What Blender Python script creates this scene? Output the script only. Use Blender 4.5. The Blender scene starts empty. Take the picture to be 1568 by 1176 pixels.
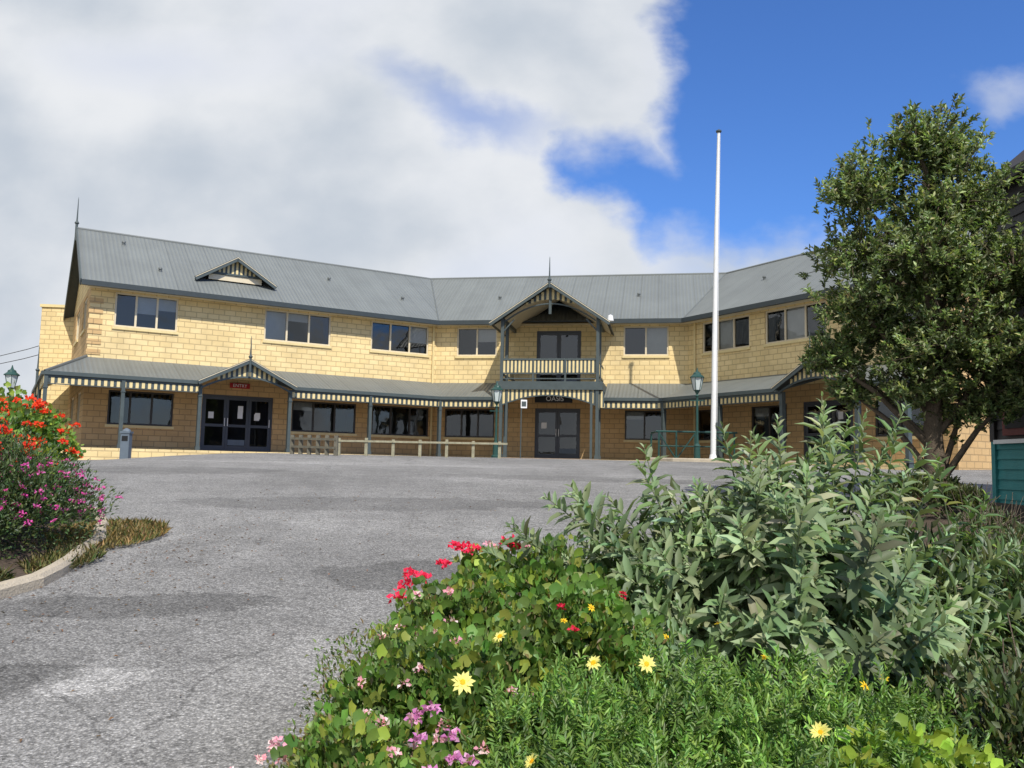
import bpy, math, random
import numpy as np
from mathutils import Vector, Matrix
random.seed(4); rng=np.random.default_rng(4)
scene=bpy.context.scene
scene.view_settings.view_transform='Standard'
scene.view_settings.look='None'
scene.view_settings.exposure=0

# ------------------------------------------------------------------ materials
def nt(mat):
    mat.use_nodes=True
    n=mat.node_tree; n.nodes.clear(); return n
def pmat(name,col,rough=.6,var=.18,scale=5,bump=0.0,metal=0.0,spec=.4,fine=60):
    m=bpy.data.materials.new(name); t=nt(m); N=t.nodes; L=t.links
    out=N.new('ShaderNodeOutputMaterial'); b=N.new('ShaderNodeBsdfPrincipled')
    tc=N.new('ShaderNodeTexCoord'); no=N.new('ShaderNodeTexNoise'); no.inputs['Scale'].default_value=scale; no.inputs['Detail'].default_value=5
    no2=N.new('ShaderNodeTexNoise'); no2.inputs['Scale'].default_value=fine; no2.inputs['Detail'].default_value=2
    L.new(tc.outputs['Object'],no.inputs['Vector']); L.new(tc.outputs['Object'],no2.inputs['Vector'])
    add=N.new('ShaderNodeMath'); add.operation='ADD'; L.new(no.outputs[0],add.inputs[0]); L.new(no2.outputs[0],add.inputs[1])
    mr=N.new('ShaderNodeMapRange'); mr.inputs[1].default_value=.7; mr.inputs[2].default_value=1.3; mr.inputs[3].default_value=1-var; mr.inputs[4].default_value=1+var
    L.new(add.outputs[0],mr.inputs[0])
    mx=N.new('ShaderNodeVectorMath'); mx.operation='SCALE'; mx.inputs[0].default_value=col; L.new(mr.outputs[0],mx.inputs['Scale'])
    L.new(mx.outputs[0],b.inputs['Base Color'])
    b.inputs['Roughness'].default_value=rough; b.inputs['Metallic'].default_value=metal
    b.inputs['Specular IOR Level'].default_value=spec
    if bump:
        bp=N.new('ShaderNodeBump'); bp.inputs['Strength'].default_value=bump; bp.inputs['Distance'].default_value=.02
        L.new(no2.outputs[0],bp.inputs['Height']); L.new(bp.outputs[0],b.inputs['Normal'])
    L.new(b.outputs[0],out.inputs[0]); return m

def brick_mat(name,c1,c2,mortar,bw=.4,rh=.2,ms=.015):
    m=bpy.data.materials.new(name); t=nt(m); N=t.nodes; L=t.links
    out=N.new('ShaderNodeOutputMaterial'); b=N.new('ShaderNodeBsdfPrincipled')
    tc=N.new('ShaderNodeTexCoord'); br=N.new('ShaderNodeTexBrick')
    br.inputs['Scale'].default_value=1; br.inputs['Brick Width'].default_value=bw; br.inputs['Row Height'].default_value=rh
    br.inputs['Mortar Size'].default_value=ms; br.inputs['Mortar Smooth'].default_value=.2; br.inputs['Bias'].default_value=-.1
    br.inputs['Color1'].default_value=(*c1,1); br.inputs['Color2'].default_value=(*c2,1); br.inputs['Mortar'].default_value=(*mortar,1)
    L.new(tc.outputs['UV'],br.inputs['Vector'])
    no=N.new('ShaderNodeTexNoise'); no.inputs['Scale'].default_value=.9; no.inputs['Detail'].default_value=7; no.inputs['Roughness'].default_value=.65; L.new(tc.outputs['Object'],no.inputs['Vector'])
    mr=N.new('ShaderNodeMapRange'); mr.inputs[1].default_value=.3; mr.inputs[2].default_value=.7; mr.inputs[3].default_value=.82; mr.inputs[4].default_value=1.10
    L.new(no.outputs[0],mr.inputs[0])
    no3=N.new('ShaderNodeTexNoise'); no3.inputs['Scale'].default_value=35; no3.inputs['Detail'].default_value=3; L.new(tc.outputs['Object'],no3.inputs['Vector'])
    mx=N.new('ShaderNodeVectorMath'); mx.operation='SCALE'; L.new(br.outputs['Color'],mx.inputs[0]); L.new(mr.outputs[0],mx.inputs['Scale'])
    L.new(mx.outputs[0],b.inputs['Base Color']); b.inputs['Roughness'].default_value=.85
    ad=N.new('ShaderNodeMath'); ad.operation='MULTIPLY_ADD'; ad.inputs[1].default_value=-1.0
    L.new(br.outputs['Fac'],ad.inputs[0]); L.new(no3.outputs[0],ad.inputs[2])
    bp=N.new('ShaderNodeBump'); bp.inputs['Strength'].default_value=.7; bp.inputs['Distance'].default_value=.012
    L.new(ad.outputs[0],bp.inputs['Height']); L.new(bp.outputs[0],b.inputs['Normal'])
    L.new(b.outputs[0],out.inputs[0]); return m

def roof_mat(name,col):
    m=bpy.data.materials.new(name); t=nt(m); N=t.nodes; L=t.links
    out=N.new('ShaderNodeOutputMaterial'); b=N.new('ShaderNodeBsdfPrincipled')
    tc=N.new('ShaderNodeTexCoord'); sp=N.new('ShaderNodeSeparateXYZ'); L.new(tc.outputs['UV'],sp.inputs[0])
    def M(op,a,bb=None,c=None):
        n=N.new('ShaderNodeMath'); n.operation=op
        for i,x in enumerate((a,bb,c)):
            if x is None: continue
            if isinstance(x,(int,float)): n.inputs[i].default_value=x
            else: L.new(x,n.inputs[i])
        return n.outputs[0]
    corr=M('SINE',M('MULTIPLY',sp.outputs[0],2*math.pi/.15))
    fr=M('FRACT',M('MULTIPLY',sp.outputs[0],1/.76))
    lap=M('LESS_THAN',fr,.07)
    no=N.new('ShaderNodeTexNoise'); no.inputs['Scale'].default_value=.7; no.inputs['Detail'].default_value=8; no.inputs['Roughness'].default_value=.65; L.new(tc.outputs['Object'],no.inputs['Vector'])
    wn=N.new('ShaderNodeTexWhiteNoise'); wn.noise_dimensions='1D'; L.new(M('FLOOR',M('MULTIPLY',sp.outputs[0],1/.76)),wn.inputs['W'])
    k=M('ADD',M('MULTIPLY_ADD',no.outputs[0],.5,.72),M('MULTIPLY',wn.outputs[0],.07))
    k=M('MULTIPLY',k,M('MULTIPLY_ADD',lap,-.14,1.0))
    k=M('ADD',k,M('MULTIPLY',corr,.05))
    mx=N.new('ShaderNodeVectorMath'); mx.operation='SCALE'; mx.inputs[0].default_value=col; L.new(k,mx.inputs['Scale'])
    L.new(mx.outputs[0],b.inputs['Base Color']); b.inputs['Roughness'].default_value=.5; b.inputs['Metallic'].default_value=.0
    bp=N.new('ShaderNodeBump'); bp.inputs['Strength'].default_value=.4; bp.inputs['Distance'].default_value=.02
    L.new(corr,bp.inputs['Height']); L.new(bp.outputs[0],b.inputs['Normal'])
    L.new(b.outputs[0],out.inputs[0]); return m

def glass_mat():
    m=bpy.data.materials.new('window_glass'); t=nt(m); N=t.nodes; L=t.links
    out=N.new('ShaderNodeOutputMaterial'); tr=N.new('ShaderNodeBsdfTransparent'); tr.inputs[0].default_value=(.74,.75,.74,1)
    gl=N.new('ShaderNodeBsdfGlossy'); gl.inputs['Roughness'].default_value=.03; gl.inputs[0].default_value=(.9,.92,.92,1)
    tc=N.new('ShaderNodeTexCoord'); no=N.new('ShaderNodeTexNoise'); no.inputs['Scale'].default_value=1.3; L.new(tc.outputs['Object'],no.inputs['Vector'])
    bp=N.new('ShaderNodeBump'); bp.inputs['Strength'].default_value=.12; bp.inputs['Distance'].default_value=.05; L.new(no.outputs[0],bp.inputs['Height']); L.new(bp.outputs[0],gl.inputs['Normal'])
    fr=N.new('ShaderNodeFresnel'); fr.inputs[0].default_value=1.85
    mx=N.new('ShaderNodeMixShader'); L.new(fr.outputs[0],mx.inputs[0]); L.new(tr.outputs[0],mx.inputs[1]); L.new(gl.outputs[0],mx.inputs[2])
    L.new(mx.outputs[0],out.inputs[0]); return m

def leaf_mat(name,trans=.3,rough=.45,spec=.45):
    m=bpy.data.materials.new(name); t=nt(m); N=t.nodes; L=t.links
    out=N.new('ShaderNodeOutputMaterial'); b=N.new('ShaderNodeBsdfPrincipled'); at=N.new('ShaderNodeAttribute'); at.attribute_name='Col'
    b.inputs['Roughness'].default_value=rough; b.inputs['Specular IOR Level'].default_value=spec
    L.new(at.outputs['Color'],b.inputs['Base Color'])
    tl=N.new('ShaderNodeBsdfTranslucent'); sc=N.new('ShaderNodeVectorMath'); sc.operation='MULTIPLY'; sc.inputs[1].default_value=(1.5,1.6,.8)
    L.new(at.outputs['Color'],sc.inputs[0]); L.new(sc.outputs[0],tl.inputs[0])
    mx=N.new('ShaderNodeMixShader'); mx.inputs[0].default_value=trans
    L.new(b.outputs[0],mx.inputs[1]); L.new(tl.outputs[0],mx.inputs[2]); L.new(mx.outputs[0],out.inputs[0]); return m

# worn / repaired areas of the car park: x, y, rx, ry, rotation, tone
WORN=[(-2.7,6.1,1.1,.34,.2,.66),(-.8,7.3,.8,.6,.1,.70),(-2.2,4.6,.30,.22,.5,1.45),(-2.75,4.5,.55,.3,.4,.64),(-1.9,12,2.8,.8,.1,.76),(-7,17,2.8,1.0,.2,.80),(1.5,17,3.2,.7,-.1,.78),(-4,20.5,5,.6,.0,1.15),(-1.2,9.8,1.8,.5,-.2,1.12),(-.9,4.6,.35,.9,.2,1.12),(-2.9,8.8,.5,1.6,-.1,.85)]
def asphalt_mat(name,base,tint=(1.03,1,.95)):
    m=bpy.data.materials.new(name); t=nt(m); N=t.nodes; L=t.links
    out=N.new('ShaderNodeOutputMaterial'); b=N.new('ShaderNodeBsdfPrincipled'); tc=N.new('ShaderNodeTexCoord')
    def noise(s,d,r=.6):
        n=N.new('ShaderNodeTexNoise'); n.inputs['Scale'].default_value=s; n.inputs['Detail'].default_value=d; n.inputs['Roughness'].default_value=r
        L.new(tc.outputs['Object'],n.inputs['Vector']); return n.outputs[0]
    def mr(x,a,bb,c,d):
        n=N.new('ShaderNodeMapRange'); n.inputs[1].default_value=a; n.inputs[2].default_value=bb; n.inputs[3].default_value=c; n.inputs[4].default_value=d
        L.new(x,n.inputs[0]); return n.outputs[0]
    def M(op,a,bb=None,c=None):
        n=N.new('ShaderNodeMath'); n.operation=op
        for i,x in enumerate((a,bb,c)):
            if x is None: continue
            if isinstance(x,(int,float)): n.inputs[i].default_value=x
            else: L.new(x,n.inputs[i])
        return n.outputs[0]
    big=mr(noise(.30,5,.65),.35,.65,.80,1.15)
    mid=mr(noise(2.3,6,.75),.3,.7,.82,1.14)
    fine=mr(noise(70,2,.8),.3,.7,.6,1.4)
    vo=N.new('ShaderNodeTexVoronoi'); vo.inputs['Scale'].default_value=62; L.new(tc.outputs['Object'],vo.inputs['Vector'])
    st=mr(vo.outputs['Distance'],.0,.5,1.4,.62)
    wn=N.new('ShaderNodeSeparateColor'); L.new(vo.outputs['Color'],wn.inputs[0])
    stones=mr(wn.outputs[0],0,1,.62,1.42)
    k=M('MULTIPLY',M('MULTIPLY',big,mid),M('MULTIPLY',fine,M('MULTIPLY',st,stones)))
    v2=N.new('ShaderNodeTexVoronoi'); v2.feature='DISTANCE_TO_EDGE'; v2.inputs['Scale'].default_value=.28
    nn=N.new('ShaderNodeTexNoise'); nn.inputs['Scale'].default_value=1.2; nn.inputs['Detail'].default_value=5; L.new(tc.outputs['Object'],nn.inputs['Vector'])
    va=N.new('ShaderNodeVectorMath'); va.operation='MULTIPLY_ADD'; va.inputs[1].default_value=(1.3,1.3,0); L.new(nn.outputs['Color'],va.inputs[0]); L.new(tc.outputs['Object'],va.inputs[2])
    L.new(va.outputs[0],v2.inputs['Vector'])
    k=M('MULTIPLY',k,mr(v2.outputs['Distance'],.0,.005,.65,1))
    sp=N.new('ShaderNodeSeparateXYZ'); L.new(tc.outputs['Object'],sp.inputs[0])
    w1=mr(noise(1.8,5,.65),0,1,-.6,.6); w2=mr(noise(9,4,.75),0,1,-.35,.35)
    ww=M('ADD',w1,w2)
    for cx,cy,rx,ry,rot,tone in WORN:
        dx=M('SUBTRACT',sp.outputs[0],cx);dy=M('SUBTRACT',sp.outputs[1],cy)
        a=M('ADD',M('MULTIPLY',dx,math.cos(rot)/rx),M('MULTIPLY',dy,math.sin(rot)/rx)); bb=M('ADD',M('MULTIPLY',dx,-math.sin(rot)/ry),M('MULTIPLY',dy,math.cos(rot)/ry))
        d=M('ADD',M('SQRT',M('ADD',M('MULTIPLY',a,a),M('MULTIPLY',bb,bb))),ww)
        k=M('MULTIPLY',k,mr(d,.92,1.04,tone,1))
    sc=N.new('ShaderNodeVectorMath'); sc.operation='SCALE'; sc.inputs[0].default_value=[base*x for x in tint]; L.new(k,sc.inputs['Scale'])
    L.new(sc.outputs[0],b.inputs['Base Color']); b.inputs['Roughness'].default_value=.9; b.inputs['Specular IOR Level'].default_value=.25
    bp=N.new('ShaderNodeBump'); bp.inputs['Strength'].default_value=.7; bp.inputs['Distance'].default_value=.01
    L.new(M('MULTIPLY',fine,st),bp.inputs['Height']); L.new(bp.outputs[0],b.inputs['Normal'])
    L.new(b.outputs[0],out.inputs[0]); return m

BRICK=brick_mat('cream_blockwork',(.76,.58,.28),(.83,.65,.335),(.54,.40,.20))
BRICKD=brick_mat('tan_shaded_blockwork',(.57,.37,.165),(.64,.43,.20),(.40,.27,.13))  # verandah and end-wall shade put into a darker tan; quoins also use it
ROOF=roof_mat('corrugated_roof',(.158,.170,.162))
ROOF2=roof_mat('verandah_roof_steel',(.140,.152,.145))
GLASS=glass_mat()
GREEN=pmat('dark_green_paint',(.065,.083,.083),.5,.15)
GUTTER=pmat('gutter_paint',(.04,.05,.052),.45,.12)
CREAM=pmat('cream_paint',(.72,.58,.29),.55,.1)
FRAMEC=pmat('cream_window_frame',(.66,.57,.40),.45,.08)
FRAMED=pmat('dark_window_frame',(.05,.045,.04),.4,.1)
DOORM=pmat('door_paint',(.065,.072,.085),.4,.1)
DARK=pmat('dark_interior',(.03,.029,.028),.9,.1)
BLIND=pmat('window_blind',(.76,.76,.73),.8,.06)
CONC=pmat('concrete',(.42,.36,.27),.9,.2,3,.4)
PAVE=pmat('verandah_paving',(.30,.22,.15),.9,.2,3,.3)
WHITE=pmat('white_paint',(.78,.78,.77),.35,.06)
LGREEN=pmat('lamp_green_paint',(.02,.065,.055),.4,.1)
WOOD=pmat('weathered_timber',(.30,.28,.19),.85,.3,8,.3)
WOODD=pmat('dark_timber',(.13,.12,.09),.85,.25,8,.3)
RED=pmat('red_sign_paint',(.40,.02,.02),.5,.1)
BLACK=pmat('black_sign_paint',(.012,.012,.012),.5,.1)
BINM=pmat('bin_grey_blue',(.12,.15,.18),.5,.1)
TEAL=pmat('teal_weatherboard',(.04,.24,.24),.6,.15)
MAROON=pmat('maroon_trim',(.12,.015,.015),.5,.15)
DWALL=pmat('dark_stained_board',(.03,.027,.028),.6,.2)
DROOF=pmat('dark_roof',(.035,.03,.03),.7,.2)
BARK=pmat('bark',(.11,.085,.06),.95,.3,12,.8)
STEM=pmat('green_stem',(.12,.15,.07),.8,.25,12)
SOIL=pmat('garden_soil',(.07,.05,.035),1,.5,4,1.0,fine=40)
DIRT=pmat('dry_ground',(.20,.17,.10),1,.35,1.2,.6)
TERRA=pmat('terracotta',(.35,.13,.07),.8,.15)
LGLASS=pmat('lantern_glass',(.55,.6,.58),.15,.05,spec=.6)
ASPH=asphalt_mat('weathered_asphalt',.305)
LEAF=leaf_mat('leaf'); SAGE=leaf_mat('sage_leaf',.25,.55,.35); PETAL=leaf_mat('petal',.3,.6,.2)

# ------------------------------------------------------------------ mesh tools
class Frame:
    def __init__(s,o,ex):
        s.o=Vector((o[0],o[1],0)); s.ex=Vector((ex[0],ex[1],0)).normalized(); s.ey=Vector((-s.ex.y,s.ex.x,0))
    def pt(s,x,y,z): return s.o+s.ex*x+s.ey*y+Vector((0,0,z))
WF=Frame((0,0),(1,0))
class MB:
    def __init__(s): s.v=[];s.f=[];s.m=[];s.uv=[];s.mats=[]
    def mi(s,mat):
        if mat not in s.mats: s.mats.append(mat)
        return s.mats.index(mat)
    def poly(s,pts,mat,uvs=None):
        i=len(s.v); s.v+= [tuple(p) for p in pts]; s.f.append(tuple(range(i,i+len(pts)))); s.m.append(s.mi(mat))
        s.uv+= uvs if uvs else [(p[0],p[1]) for p in pts]
    def box(s,F,x0,x1,y0,y1,z0,z1,mat):
        P=lambda x,y,z:F.pt(x,y,z)
        for q,k in (([(x0,y0,z0),(x1,y0,z0),(x1,y0,z1),(x0,y0,z1)],'xz'),([(x1,y1,z0),(x0,y1,z0),(x0,y1,z1),(x1,y1,z1)],'xz'),
                  ([(x0,y1,z0),(x0,y0,z0),(x0,y0,z1),(x0,y1,z1)],'yz'),([(x1,y0,z0),(x1,y1,z0),(x1,y1,z1),(x1,y0,z1)],'yz'),
                  ([(x0,y0,z1),(x1,y0,z1),(x1,y1,z1),(x0,y1,z1)],'xy'),([(x0,y1,z0),(x1,y1,z0),(x1,y0,z0),(x0,y0,z0)],'xy')):
            uv=[(a if k[0]=='x' else b,(c if k[1]=='z' else b)) for a,b,c in q]
            s.poly([P(*c) for c in q],mat,uv)
    def slab(s,pts,uvs,th,mat,under=None):
        s.poly(pts,mat,uvs); lo=[Vector(p)-Vector((0,0,th)) for p in pts]
        s.poly(lo[::-1],under or mat,uvs[::-1])
        n=len(pts)
        for i in range(n):
            j=(i+1)%n; s.poly([pts[i],lo[i],lo[j],pts[j]],under or mat,[(0,0)]*4)
    def beam(s,p,q,w,h,mat):
        p=Vector(p);q=Vector(q);d=(q-p).normalized(); a=d.cross(Vector((0,0,1)))
        if a.length<1e-3: a=Vector((1,0,0))
        a.normalize(); b=a.cross(d)
        c=[a*(-w/2)+b*(-h/2),a*(w/2)+b*(-h/2),a*(w/2)+b*(h/2),a*(-w/2)+b*(h/2)]
        for i in range(4):
            j=(i+1)%4; s.poly([p+c[i],p+c[j],q+c[j],q+c[i]],mat)
        s.poly([p+x for x in c][::-1],mat); s.poly([q+x for x in c],mat)
    def tube(s,pts,rad,mat,n=7):
        pts=[Vector(p) for p in pts]; i0=len(s.v); mi=s.mi(mat)
        for k,p in enumerate(pts):
            d=(pts[min(k+1,len(pts)-1)]-pts[max(k-1,0)]).normalized()
            a=d.cross(Vector((.13,.31,.94)));
            if a.length<1e-3:a=Vector((1,0,0))
            a.normalize(); b=d.cross(a)
            for j in range(n):
                t=2*math.pi*j/n; s.v.append(tuple(p+(a*math.cos(t)+b*math.sin(t))*rad[k]))
        for k in range(len(pts)-1):
            for j in range(n):
                A=i0+k*n+j;B=i0+k*n+(j+1)%n
                s.f.append((A,B,B+n,A+n)); s.m.append(mi); s.uv+=[(0,0)]*4
        s.f.append(tuple(i0+(len(pts)-1)*n+j for j in range(n))); s.m.append(mi); s.uv+=[(0,0)]*n
    def lathe(s,prof,c,mat,n=12):
        i0=len(s.v); mi=s.mi(mat)
        for r,z in prof:
            for j in range(n):
                t=2*math.pi*j/n; s.v.append((c[0]+r*math.cos(t),c[1]+r*math.sin(t),c[2]+z))
        for k in range(len(prof)-1):
            for j in range(n):
                A=i0+k*n+j;B=i0+k*n+(j+1)%n
                s.f.append((A,B,B+n,A+n)); s.m.append(mi); s.uv+=[(0,0)]*4
        s.f.append(tuple(i0+(len(prof)-1)*n+j for j in range(n))); s.m.append(mi); s.uv+=[(0,0)]*n
    def obj(s,name,parent=None,smooth=False):
        me=bpy.data.meshes.new(name); me.from_pydata(s.v,[],s.f)
        for m in s.mats: me.materials.append(m)
        me.polygons.foreach_set('material_index',s.m)
        uv=me.uv_layers.new(name='UVMap'); uv.data.foreach_set('uv',np.array(s.uv,dtype=np.float32).ravel())
        if smooth: me.polygons.foreach_set('use_smooth',[True]*len(s.f))
        me.update(); o=bpy.data.objects.new(name,me); scene.collection.objects.link(o)
        if parent: o.parent=parent
        return o
def empty(name):
    e=bpy.data.objects.new(name,None); e.empty_display_size=.5; scene.collection.objects.link(e); return e

# ------------------------------------------------------------------ terrain
def sm(t): t=min(max(t,0),1); return t*t*(3-2*t)
def H(x,y):
    t=min(max(y/29,-.3),1); z=1.85*(1-(1-t)**1.5)
    return z-.34*sm((-8-x)/6)*sm((y-13)/9)
xs=[-900,-400,-150,-80,-50,-36]+list(range(-28,29))+[36,50,80,150,400,900]
ys=[-400,-100,-40,-20]+list(range(-10,48))+[60,90,150,300,700,1500]
def sheet(name,sel,dz,mat):
    mb=MB(); idx={}
    def vi(i,j):
        if (i,j) not in idx:
            idx[(i,j)]=len(mb.v); mb.v.append((xs[i],ys[j],H(xs[i],ys[j])+dz))
        return idx[(i,j)]
    m=mb.mi(mat)
    for i in range(len(xs)-1):
        for j in range(len(ys)-1):
            if sel(xs[i],xs[i+1],ys[j],ys[j+1]):
                mb.f.append((vi(i,j),vi(i+1,j),vi(i+1,j+1),vi(i,j+1))); mb.m.append(m); mb.uv+=[(0,0)]*4
    return mb.obj(name,smooth=True)
sheet('ground',lambda a,b,c,d:True,0,DIRT)
sheet('asphalt_car_park',lambda a,b,c,d:a>=-20 and b<=20 and c>=-10 and d<=35,.012,ASPH)
def Hb(x,y):
    i=math.floor(x);j=math.floor(y);fx=x-i;fy=y-j
    return (H(i,j)*(1-fx)+H(i+1,j)*fx)*(1-fy)+(H(i,j+1)*(1-fx)+H(i+1,j+1)*fx)*fy

def bed(name,poly,hh,mat):
    pts=[]; n=len(poly)
    for i in range(n):
        a=Vector(poly[i]);b=Vector(poly[(i+1)%n]); k=max(2,int((b-a).length/.35))
        for j in range(k): pts.append(a.lerp(b,j/k))
    c=sum(pts,Vector((0,0)))/len(pts); mb=MB(); R=14; rows=[]
    for k in range(R+1):
        q=1-k/R; row=[]
        for p in pts:
            w=c.lerp(p,q); z=max(H(w.x,w.y),Hb(w.x,w.y))+.03+hh*min(1,(1-q)*5)+(.05*math.sin(w.x*5.1+w.y*3)*math.cos(w.y*6.3) if k else 0)*.6
            row.append((w.x,w.y,z))
        rows.append(row)
    m=len(pts)
    for k in range(R):
        for i in range(m):
            j=(i+1)%m; mb.poly([rows[k][i],rows[k][j],rows[k+1][j],rows[k+1][i]],mat)
    mb.obj(name,smooth=True)
def kerb(name,line,w,h,mat):
    mb=MB(); P=[]
    for i in range(len(line)-1):
        a=Vector(line[i]);b=Vector(line[i+1]); k=max(1,int((b-a).length/.3))
        for j in range(k): P.append(a.lerp(b,j/k))
    P.append(Vector(line[-1])); rows=[]
    for i,p in enumerate(P):
        d=(P[min(i+1,len(P)-1)]-P[max(i-1,0)]).normalized(); nrm=Vector((-d.y,d.x)); z=Hb(p.x,p.y)
        prof=[(-w/2,-.05),(-w/2,h-.03),(-w/2+.03,h),(w/2-.03,h),(w/2,h-.03),(w/2,-.05)]
        jit=.012*math.sin(i*1.7)
        rows.append([(p.x+nrm.x*(a+jit),p.y+nrm.y*(a+jit),z+b) for a,b in prof])
    for i in range(len(rows)-1):
        for j in range(5): mb.poly([rows[i][j],rows[i][j+1],rows[i+1][j+1],rows[i+1][j]],mat)
    mb.poly(rows[0],mat); mb.poly(rows[-1],mat)
    mb.obj(name)
bed('garden_bed',[(-12,5.4),(-6,5.6),(-3.72,6.0),(-3.72,7.2),(-4.0,8.5),(-4.9,10.2),(-7,11.8),(-12,12.6)],.10,SOIL)
kerb('kerb',[(-6,5.5),(-4.3,5.75),(-3.72,6.0),(-3.6,6.6),(-3.72,7.3),(-4.0,8.4),(-4.4,9.3),(-4.9,10.2),(-7,11.8),(-10,12.4)],.13,.11,CONC)
bed('garden_bed',[(-.55,1.6),(-.5,3.2),(-.4,4.3),(.2,5.0),(1.5,6.6),(3.6,9.5),(5.2,11.6),(7.2,13.5),(13,13.5),(13,6),(8,1.4)],.14,SOIL)

# ------------------------------------------------------------------ the building
E0=Vector((-14.7,28.6));E1=Vector((-3.15,35.5));E2=Vector((6.8,33.7));D3=Vector((4.16,-6.9)).normalized()
def mkf(a,d):
    d=d.normalized(); n=Vector((-d.y,d.x)); o=a+n*.5; return Frame(o,d)
FL=mkf(E0,E1-E0);FC=mkf(E1,E2-E1);FR=mkf(E2,D3)
def mitre(A,B,y):
    a=A.o+A.ey*y;b=B.o+B.ey*y
    det=A.ex.x*(-B.ex.y)+B.ex.x*A.ex.y; r=b-a
    sA=(r.x*(-B.ex.y)+B.ex.x*r.y)/det; sB=(A.ex.x*r.y-A.ex.y*r.x)/det
    return sA,sB
LEND=.26; REND=11.0
FZ=1.90; EZ=7.6; RZ=10.47
def rng_(seg,y,pad=0):
    if seg=='L': return (LEND-pad, mitre(FL,FC,y)[0])
    if seg=='C': return (mitre(FL,FC,y)[1], mitre(FC,FR,y)[0])
    return (mitre(FC,FR,y)[1], REND+pad)
SEG={'L':FL,'C':FC,'R':FR}
B=empty('brick_hotel_building')

walls=MB(); wins=MB(); doors=MB()
def wall(mb,F,s0,s1,z0,z1,ops,mat,depth=.12):
    X=sorted({s0,s1}|{o[0] for o in ops}|{o[1] for o in ops}); Z=sorted({z0,z1}|{o[2] for o in ops}|{o[3] for o in ops})
    for i in range(len(X)-1):
        for j in range(len(Z)-1):
            cx=(X[i]+X[i+1])/2;cz=(Z[j]+Z[j+1])/2
            if any(o[0]<cx<o[1] and o[2]<cz<o[3] for o in ops): continue
            mb.poly([F.pt(X[i],0,Z[j]),F.pt(X[i+1],0,Z[j]),F.pt(X[i+1],0,Z[j+1]),F.pt(X[i],0,Z[j+1])],mat,[(X[i],Z[j]),(X[i+1],Z[j]),(X[i+1],Z[j+1]),(X[i],Z[j+1])])
    for a,b,c,d in ops:
        for q in ([(a,c),(a,d)],[(b,d),(b,c)],[(a,d),(b,d)],[(b,c),(a,c)]):
            (x0,za),(x1,zb)=q
            mb.poly([F.pt(x0,0,za),F.pt(x1,0,zb),F.pt(x1,depth,zb),F.pt(x0,depth,za)],mat,[(0,za),(x1-x0,zb),(depth,zb),(depth,za)])
def dark_room(mb,F,a,b,c,d):
    y0,y1=.12,1.0
    mb.poly([F.pt(a,y1,c),F.pt(b,y1,c),F.pt(b,y1,d),F.pt(a,y1,d)],DARK)
    mb.poly([F.pt(a,y0,c),F.pt(a,y1,c),F.pt(a,y1,d),F.pt(a,y0,d)],DARK); mb.poly([F.pt(b,y0,c),F.pt(b,y1,c),F.pt(b,y1,d),F.pt(b,y0,d)],DARK)
    mb.poly([F.pt(a,y0,c),F.pt(b,y0,c),F.pt(b,y1,c),F.pt(a,y1,c)],DARK); mb.poly([F.pt(a,y0,d),F.pt(b,y0,d),F.pt(b,y1,d),F.pt(a,y1,d)],DARK)
def window(F,a,b,c,d,panes=3,fm=FRAMEC,blinds=(),sill=True):
    mb=wins; w=.06
    mb.box(F,a,b,.03,.11,c,c+w,fm);mb.box(F,a,b,.03,.11,d-w,d,fm);mb.box(F,a,a+w,.033,.107,c+w,d-w,fm);mb.box(F,b-w,b,.033,.107,c+w,d-w,fm)
    for i in range(1,panes):
        x=a+(b-a)*i/panes; mb.box(F,x-.035,x+.035,.035,.1,c+w,d-w,fm)
    for i in range(panes):
        x0=a+(b-a)*i/panes+.03; x1=a+(b-a)*(i+1)/panes-.03; tl=random.uniform(-.008,.008)
        mb.poly([F.pt(x0,.07-tl,c+w-.01),F.pt(x1,.07+tl,c+w-.01),F.pt(x1,.07+tl,d-w+.01),F.pt(x0,.07-tl,d-w+.01)],GLASS)
    dark_room(mb,F,a,b,c,d)
    for i,fr in blinds:
        x0=a+(b-a)*i/panes+.03;x1=a+(b-a)*(i+1)/panes-.03; zb=d-(d-c)*fr
        mb.poly([F.pt(x0,.13,zb),F.pt(x1,.13,zb),F.pt(x1,.13,d),F.pt(x0,.13,d)],BLIND)
    if sill: mb.box(F,a-.05,b+.05,-.05,.1,c-.10,c-.004,CREAM)
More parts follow.
